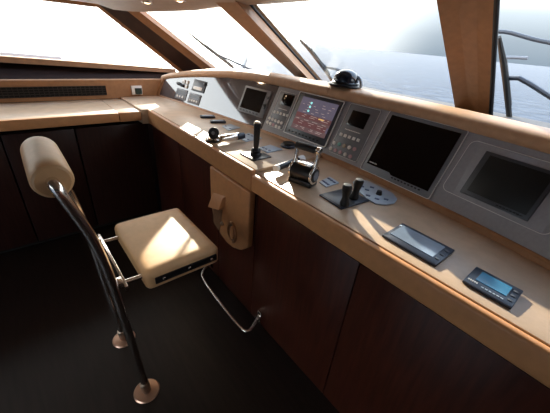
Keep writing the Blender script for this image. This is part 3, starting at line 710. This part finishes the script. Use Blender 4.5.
# two tilted data displays
def data_display(q, label, lcdm, lq, letter):
    P = [at_z(*p, CT + .013) for p in q]; c = sum(P, Vector()) / 4
    u = ((P[1] - P[0]) + (P[2] - P[3])).normalized(); v0 = Vector((-u.y, u.x, 0)); tilt = math.radians(2.5)
    v = (v0 * math.cos(tilt) + Vector((0, 0, 1)) * math.sin(tilt)); n_ = u.cross(v); rot = Matrix((u, v, n_)).transposed()
    w = ((P[1] - P[0]).length + (P[2] - P[3]).length) / 2; h = ((P[3] - P[0]).length + (P[2] - P[1]).length) / 2
    c = Vector((c.x, c.y, CT + .0135))
    t = thing('data_display', label, 'display', (c.x, c.y, CT))
    MB().box(c - n_ * .0055, (w, h, .011), rot, .003).build('housing', NAVY, t)
    def loc(p):
        X = on_plane(p[0], p[1], c, n_) - c; return X.dot(u), X.dot(v)
    L = [loc(p) for p in lq]; a0, a1 = (L[0][0] + L[3][0]) / 2, (L[1][0] + L[2][0]) / 2; b0, b1 = (L[0][1] + L[1][1]) / 2, (L[2][1] + L[3][1]) / 2
    MB().box(c + u * (a0 + a1) / 2 + v * (b0 + b1) / 2 + n_ * .001, (a1 - a0, b1 - b0, .003), rot).build('screen', lcdm, t)
    if letter:
        m = MB()
        for k in range(5): m.box(c + u * (-w * .43 + k * .0062) + v * (-h * .30) + n_ * .001, (.0047, .0075, .0015), rot)
        m.build('maker_lettering', WHITE, t)
        m = MB()
        for k in range(6): m.box(c + u * (-w * .12 + k * .011) + v * (-h * .36) + n_ * .001, (.008, .004, .0015), rot)
        m.build('caption', PADBLUE, t)
    for k in range(3):
        MB().box(c + u * (a1 + (w / 2 - a1) * .5) + v * (-h * .25 + k * h * .25) + n_ * .0012, (.014, .010, .003), rot, .001).build('key', BEZELD, t)
    if not letter: MB().cyl(c + u * (-w * .455) + v * (h * .30), c + u * (-w * .455) + v * (h * .30) + n_ * .003, .006, None, 16).build('indicator', PADBLUE, t)
    return t
data_display([(385, 235), (439.5, 266.5), (452, 249), (400, 222.5)], 'dark blue display with pale grey screen on the worktop', LCDGREY, [(390.5, 233.5), (433.5, 258.5), (444, 246.5), (403, 226)], False)
data_display([(465.5, 281), (515.5, 309), (520.5, 290), (474, 265.5)], 'dark blue display with bright blue screen nearest the right edge of the worktop', LCDBLUE, [(477.5, 281), (507.5, 297), (511, 287), (480, 271.5)], True)

# compass dome on the coaming
xd = -1.315; pd = ppt(xd, ztop(xd)) + Vector((0, .075, .064)); t = thing('compass', 'black domed compass on the tan coaming', 'compass', pd)
T = Matrix.Translation(pd)
MB().lathe([(0, 0), (.105, 0), (.112, .006), (.108, .014), (.088, .018), (0, .018)], T, 36).build('base', BLACK, t)
MB().lathe([(.088, .016), (.090, .024), (.082, .030), (.070, .030)], T, 36).build('ring', BLACK, t)
MB().lathe([(.080, .020), (.082, .040), (.074, .066), (.056, .086), (.030, .098), (0, .102)], T, 36).build('dome', mat('dome_glass', (24, 32, 44), .12, spec=.5), t)
MB().tube([pd + Vector((.060 + .045 * math.cos(a), .03, .010 + .055 * math.sin(a))) for a in [math.pi * k / 12 for k in range(13)]], .010, 10).build('hood', PADBLUE, t)

# ------------------------------------------------------------------ pilot seat
S = thing('pilot_seat', 'tan leather pilot seat with roll backrest on two steel posts', 'chair', (-1.29, .17, 0))
XN, XF = -1.087, -1.494
def post(x, inward):
    pts = [(x, .168, 0.012), (x, .160, .20), (x, .145, .489), (x, .133, .74), (x, .121, .92), (x, .099, 1.08), (x, .060, 1.22), (x, .044, 1.278)]
    x2 = x + inward * (.028 if inward > 0 else .0)
    pts = [(px + (x2 - x) * min(1, max(0, (pz - .3) / .9)), py, pz) for px, py, pz in pts]
    pts += [(x2 - inward * .012, .036, 1.300), (x2 - inward * .045, .034, 1.301), (x2 - inward * .10, .034, 1.300)]
    p = MB().tube(pts, .0185, 18, 2).build('post', CHROME, S)
    MB().lathe([(0, 0), (.066, 0), (.068, .004), (.062, .010), (.030, .013), (0, .013)], Matrix.Translation((x, .168, 0)), 36).build('base_flange', mat('copper_steel', (196, 160, 138), .3, .8) if inward > 0 else bpy.data.materials['copper_steel'], p)
    MB().cyl((x, .168, .010), (x, .163, .085), .0235, None, 24, .003).build('base_sleeve', STEEL, p)
    MB().cyl((x, .133, .74), (x + .024 * inward, .131, .745), .010, .008, 16).build('bolt', CHROME, p)
post(XN, 1); post(XF, -1)
# roll backrest
rx0, rx1 = -1.425, -1.085; rc = Vector((0, .038, 1.300)); rr = .060
prof = [(0, 0), (rr * .80, 0), (rr * .93, .006), (rr, .022)]
n_r = 6
for i in range(1, n_r): prof.append((rr * (1 + .012 * math.sin(math.pi * i / n_r)), .022 + (rx1 - rx0 - .044) * i / n_r))
prof += [(rr, rx1 - rx0 - .022), (rr * .93, rx1 - rx0 - .006), (rr * .80, rx1 - rx0), (0, rx1 - rx0)]
T = Matrix.Translation((rx0, rc.y, rc.z)) @ Matrix.Rotation(math.radians(90), 4, 'Y')
MB().lathe(prof, T, 40).build('backrest', SEATM, S)
# seat cushion
def seat_shape():
    b = bmesh.new(); bmesh.ops.create_cube(b, size=1.0)
    bmesh.ops.subdivide_edges(b, edges=b.edges[:], cuts=21, use_grid_fill=True)
    H = Vector((.2475, .185, .052)); R = .028
    for v in b.verts:
        p = Vector((v.co.x * 2 * H.x, v.co.y * 2 * H.y, v.co.z * 2 * H.z))
        for i in range(3): v.co[i] = p[i]
        q = Vector([max(-(H[i] - R), min(H[i] - R, p[i])) for i in range(3)]); d_ = p - q
        k = max(0, 1 - (p.x / H.x)**4) * max(0, 1 - (p.y / H.y)**4)
        v.co = (q + d_.normalized() * R if d_.length > 1e-6 else p) + Vector((0, 0, .010 * k if p.z > 0 else 0))
    return b
SC = Vector((-1.312, .437, CT - .283 - .052))
m = MB(); m._add(seat_shape(), Matrix.Translation(SC)); cush = m.build('seat_cushion', SEATM, S, angle=60)
xe = SC.x + .2475
rail = MB().box((xe + .001, SC.y + .008, SC.z + .000), (.012, .310, .036), None, .004).build('side_rail', BLACK, cush)
for yy in (-.115, .008, .125): MB().cyl((xe + .006, SC.y + .008 + yy, SC.z), (xe + .013, SC.y + .008 + yy, SC.z), .009, .007, 16).build('rail_bolt', CHROME, cush)
# crossbar and two arms
MB().box((-1.29, .174, CT - .315), (.46, .014, .030), None, .004).build('crossbar', CHROME, S)
for x in (-1.115, -1.465):
    MB().tube([(x, .155, CT - .318), (x, .20, CT - .322), (x, .262, CT - .325)], .011, 12).build('seat_arm', CHROME, S)
    MB().box((x, .150, CT - .316), (.05, .05, .034), None, .006).build('clamp', CHROME, S)

# ------------------------------------------------------------------ outside: wipers, rail, sea
def wiper(label, blade, arm, yplane, hub=None):
    pts = [at_y(*p, y) for p, y in blade]; c = sum(pts, Vector()) / len(pts)
    t = thing('wiper', label, 'wiper', c)
    MB().tube(pts, [.006] + [.014] * (len(pts) - 2) + [.012], 8).build('blade', RUBBER, t)
    off = Vector((.015, -.02, .02))
    MB().tube([pts[0].lerp(pts[-1], .25) + off, pts[0].lerp(pts[-1], .55) + off * 1.4, pts[0].lerp(pts[-1], .80) + off], .008, 8).build('yoke', RUBBER, t)
    MB().tube([at_y(*p, y) for p, y in arm], .012, 8).build('arm', RUBBER if 'right' in label else BEZEL, t)
    return t
def onpane(px, py, e0, e1, out):
    n_ = (e1[0] - e0[0]).cross(e0[1] - e0[0]).normalized()
    if n_.y < 0 and abs(n_.y) > .3: n_ = -n_
    if abs(n_.y) <= .3 and n_.x > 0: n_ = -n_
    p = on_plane(px, py, e0[0] + n_ * out, n_); return p
def wip2(label, e0, e1, out, blade, arm, rb=.012):
    B = [onpane(*p, e0, e1, out) for p in blade]; A = [onpane(*p, e0, e1, out + .03) for p in arm]
    t = thing('wiper', label, 'wiper', B[-1])
    MB().tube(B, [rb * .6] + [rb] * (len(B) - 1), 8).build('blade', RUBBER, t)
    Y = [onpane(p[0] + 2.0, p[1], e0, e1, out + .02) for p in blade[1:]]
    MB().tube([B[0].lerp(B[-1], .2)] + [y for y in Y[:-1]] + [B[0].lerp(B[-1], .85)], rb * .6, 8).build('yoke', RUBBER, t)
    MB().tube(A, rb * .8, 8).build('arm', BEZELD, t)
    return t
wip2('wiper outside the quarter window on the left', A0, P2L, .10, [(189, 33), (205, 46), (218, 56), (231, 66), (238, 73)], [(218, 55), (232, 61), (252, 70), (264, 76)], .014)
wip2('wiper outside the wide middle windscreen pane', P2G, P3L, .16, [(300, 40), (309, 49), (318, 61), (327, 73), (334, 84)], [(318, 60), (326, 67), (336, 69), (352, 76)], .018)
wip2('wiper outside the right windscreen pane, nearly upright', P3G, P4, .10, [(499, 37), (503, 60), (506, 84), (508, 104), (510, 124)], [(509, 78), (519, 78), (530, 84), (552, 98)], .017)
rp = [at_y(495, 31.5, 3.4), at_y(508, 32, 3.4), at_y(522, 36, 3.4), at_y(536, 40, 3.4), at_y(552, 43, 3.4), at_y(575, 50, 3.4)]
tag(MB().tube(rp, .016, 10, 1).build('outside_handrail', BEZELD), 'curved dark rail outside the right windscreen pane', 'rail')
rp = [at_y(500, 57.5, 3.4), at_y(514, 57.5, 3.4), at_y(528, 58.2, 3.4)]
tag(MB().tube(rp, .013, 10).build('outside_stay', BEZEL), 'short thin grey stay outside the right windscreen pane', 'stay')
# port bulwark seen at the foot of the side window
b0, b1 = at_x(0, 54.5, -4.3), at_x(62, 59.0, -4.3)
bd = b1 - b0
tag(MB().hexa([Vector((p_.x, p_.y, -2.6)) for p_ in (b0 - bd * 1.5, b1, b1 + Vector((-.1, 0, 0)), b0 - bd * 1.5 + Vector((-.1, 0, 0)))],
              [b0 - bd * 1.5 + Vector((0, 0, .03)), b1 + Vector((0, 0, .02)), b1 + Vector((-.1, 0, .02)), b0 - bd * 1.5 + Vector((-.1, 0, .03))]).build('bulwark', mat('white_hull', (205, 205, 205), .3, noise=.03)), 'pale grey bulwark outside the port side window', 'bulwark')

SEA = bpy.data.materials.new('sea_water'); SEA.use_nodes = True; nt = SEA.node_tree
for n_ in list(nt.nodes): nt.nodes.remove(n_)
so_ = nt.nodes.new('ShaderNodeOutputMaterial'); smx = nt.nodes.new('ShaderNodeMixShader'); smx.inputs[0].default_value = .10
sd_ = nt.nodes.new('ShaderNodeBsdfDiffuse'); sg_ = nt.nodes.new('ShaderNodeBsdfGlossy'); sg_.inputs['Roughness'].default_value = .25
slw = nt.nodes.new('ShaderNodeLayerWeight'); slw.inputs['Blend'].default_value = .5
spw = nt.nodes.new('ShaderNodeMath'); spw.operation = 'POWER'; spw.inputs[1].default_value = 7.0
sma = nt.nodes.new('ShaderNodeMath'); sma.operation = 'MULTIPLY_ADD'; sma.inputs[1].default_value = .30; sma.inputs[2].default_value = .03
nt.links.new(slw.outputs['Facing'], spw.inputs[0]); nt.links.new(spw.outputs[0], sma.inputs[0]); nt.links.new(sma.outputs[0], smx.inputs[0])
nt.links.new(sd_.outputs[0], smx.inputs[1]); nt.links.new(sg_.outputs[0], smx.inputs[2]); nt.links.new(smx.outputs[0], so_.inputs[0])
tc = nt.nodes.new('ShaderNodeTexCoord'); mp = nt.nodes.new('ShaderNodeMapping'); mp.inputs['Scale'].default_value = (1, 1, 1); nz = nt.nodes.new('ShaderNodeTexNoise'); nz.inputs['Scale'].default_value = .45; nz.inputs['Detail'].default_value = 6
nt.links.new(tc.outputs['Object'], mp.inputs[0]); nt.links.new(mp.outputs[0], nz.inputs['Vector'])
rp_ = nt.nodes.new('ShaderNodeValToRGB'); rp_.color_ramp.elements[0].color = (*srgb((40, 50, 64)), 1); rp_.color_ramp.elements[1].color = (*srgb((64, 74, 88)), 1)
rp_.color_ramp.elements[0].position = .3; rp_.color_ramp.elements[1].position = .7
nt.links.new(nz.outputs['Fac'], rp_.inputs[0]); nt.links.new(rp_.outputs[0], sd_.inputs['Color'])
bp = nt.nodes.new('ShaderNodeBump'); bp.inputs['Strength'].default_value = .5; bp.inputs['Distance'].default_value = .3
nt.links.new(nz.outputs['Fac'], bp.inputs['Height']); nt.links.new(bp.outputs[0], sg_.inputs['Normal'])
b = bmesh.new(); bmesh.ops.create_circle(b, cap_ends=True, segments=64, radius=1500)
m = MB(); m._add(b, Matrix.Translation((0, 0, -2.6))); sea = m.build('sea', SEA)
sea['kind'] = 'structure'; sea['label'] = 'blue grey sea outside the windscreen'

# pale quay on the port side with two moored boats
QUAY = mat('pale_concrete', (222, 220, 214), .7, noise=.06, nscale=.6)
qy = MB().prism([(-9, -60, -2.9), (-9, 4.5, -2.9), (-60, 42, -2.9), (-420, 290, -2.9), (-420, -60, -2.9)], (0, 0, 1.2)).build('quay', QUAY)
qy['kind'] = 'structure'; qy['label'] = 'pale sunlit quay beyond the port side windows'
HULL = bpy.data.materials['white_hull']; PALEGL = mat('pale_cabin_glass', (192, 192, 192), .3)
def boat(x, y, rz, sc, label):
    t = thing('motorboat', label, 'boat', (x, y, -1.7)); t.rotation_euler = (0, 0, rz)
    def part(mb, name, m, par=t):
        o = mb.build(name, m, None, (0, 0, 0)); o.parent = par; return o
    k = sc
    secs = []
    for u, hw, zb in ((-4, 1.25, .1), (-2, 1.4, .05), (1, 1.35, .1), (3, .85, .35), (4.4, .08, .8)):
        secs.append([Vector((u * k, -hw * k, 1.25 * k)), Vector((u * k, -hw * .75 * k, zb * k)), Vector((u * k, 0, zb * .6 * k)), Vector((u * k, hw * .75 * k, zb * k)), Vector((u * k, hw * k, 1.25 * k))])
    h = part(MB().sweep(secs), 'hull', HULL)
    part(MB().hexa([Vector((-2.4 * k, -1 * k, 1.25 * k)), Vector((1.6 * k, -1 * k, 1.25 * k)), Vector((1.6 * k, 1 * k, 1.25 * k)), Vector((-2.4 * k, 1 * k, 1.25 * k))],
                  [Vector((-2.2 * k, -.85 * k, 2.3 * k)), Vector((.5 * k, -.85 * k, 2.3 * k)), Vector((.5 * k, .85 * k, 2.3 * k)), Vector((-2.2 * k, .85 * k, 2.3 * k))]), 'cabin', HULL)
    for sgn in (-1, 1): part(MB().box((-.8 * k, sgn * .96 * k, 1.75 * k), (2.0 * k, .10 * k, .4 * k)), 'cabin_window', PALEGL)
    return t
boat(-22, 5.2, 1.7, 1.0, 'small white motorboat on the quay seen through the middle of the port side window')
boat(-30, -3.5, 1.5, 1.1, 'small white motorboat on the quay at the left edge of the port side window')
# ------------------------------------------------------------------ light
SUN = Vector((-2.44, 1.32, 1.0)).normalized()
sl = bpy.data.lights.new('sun', 'SUN'); sl.energy = 14.0; sl.color = (1, .90, .74); sl.angle = math.radians(.6)
so = bpy.data.objects.new('sun', sl); COL.objects.link(so); so.rotation_euler = SUN.to_track_quat('Z', 'Y').to_euler(); so.location = (-6, 4, 6)
wd = bpy.data.worlds.new('sky'); scene.world = wd; wd.use_nodes = True; nt = wd.node_tree
bg = nt.nodes['Background']; tcw = nt.nodes.new('ShaderNodeTexCoord'); sp = nt.nodes.new('ShaderNodeSeparateXYZ'); rw = nt.nodes.new('ShaderNodeValToRGB')
nt.links.new(tcw.outputs['Generated'], sp.inputs[0]); nt.links.new(sp.outputs['Z'], rw.inputs[0]); 
dt = nt.nodes.new('ShaderNodeVectorMath'); dt.operation = 'DOT_PRODUCT'; dt.inputs[1].default_value = (-.96, .12, .25)
nt.links.new(tcw.outputs['Generated'], dt.inputs[0])
mr = nt.nodes.new('ShaderNodeMapRange'); mr.interpolation_type = 'SMOOTHSTEP'; mr.inputs['From Min'].default_value = .50; mr.inputs['From Max'].default_value = .95
nt.links.new(dt.outputs['Value'], mr.inputs['Value'])
mxw = nt.nodes.new('ShaderNodeMixRGB'); mxw.inputs[2].default_value = (1.0, .97, .92, 1)
nt.links.new(mr.outputs[0], mxw.inputs[0]); nt.links.new(rw.outputs[0], mxw.inputs[1]); nt.links.new(mxw.outputs[0], bg.inputs['Color'])
e = rw.color_ramp.elements; e[0].position = 0.0; e[0].color = (.075, .092, .112, 1); e[1].position = .75; e[1].color = (.50, .66, .92, 1)
for p_, c_ in ((.045, (.105, .122, .142, 1)), (.10, (.19, .21, .23, 1)), (.26, (.95, .97, 1.0, 1))):
    k_ = e.new(p_); k_.color = c_
bg.inputs['Strength'].default_value = 4.5
# recessed ceiling lamps: warm, lit; aft pair unseen, added as fill light
for (x, y, z, lab) in ((-2.72, .98, 1.915, 'small recessed ceiling lamp over the quarter window, the left one of two'), (-2.52, 1.15, 1.943, 'small recessed ceiling lamp over the quarter window, the right one of two'),
                       (-1.7, -.9, 1.99, 'unseen fill lamp added in the ceiling behind the seat'), (.9, -1.7, 1.98, 'unseen fill lamp added in the ceiling behind the viewpoint')):
    t = thing('ceiling_lamp', lab, 'lamp', (x, y, z))
    MB().lathe([(.030, .03), (.046, .03), (.046, -.004), (.036, -.008), (.030, -.004)], Matrix.Translation((x, y, z)), 28).build('rim', CHROME, t)
    MB().lathe([(0, -.014), (.014, -.012), (.031, -.002), (.031, .016), (0, .016)], Matrix.Translation((x, y, z)), 24).build('lens', mat('lamp_lens', (255, 235, 205), .3, emit=(255, 225, 180), estr=4.0), t)
    ld_ = bpy.data.lights.new('lamp_light', 'SPOT'); ld_.energy = 4; ld_.color = (1, .72, .45); ld_.spot_size = math.radians(150); ld_.spot_blend = .6; ld_.shadow_soft_size = .03
    lo = bpy.data.objects.new('lamp_light', ld_); COL.objects.link(lo); lo.parent = t; lo.location = (0, 0, -.012)

vs = scene.view_settings
scene.display_settings.display_device = 'sRGB'
vs.view_transform = 'Standard'; vs.look = 'None'; vs.gamma = 1.0; vs.exposure = 0.15; vs.use_curve_mapping = False
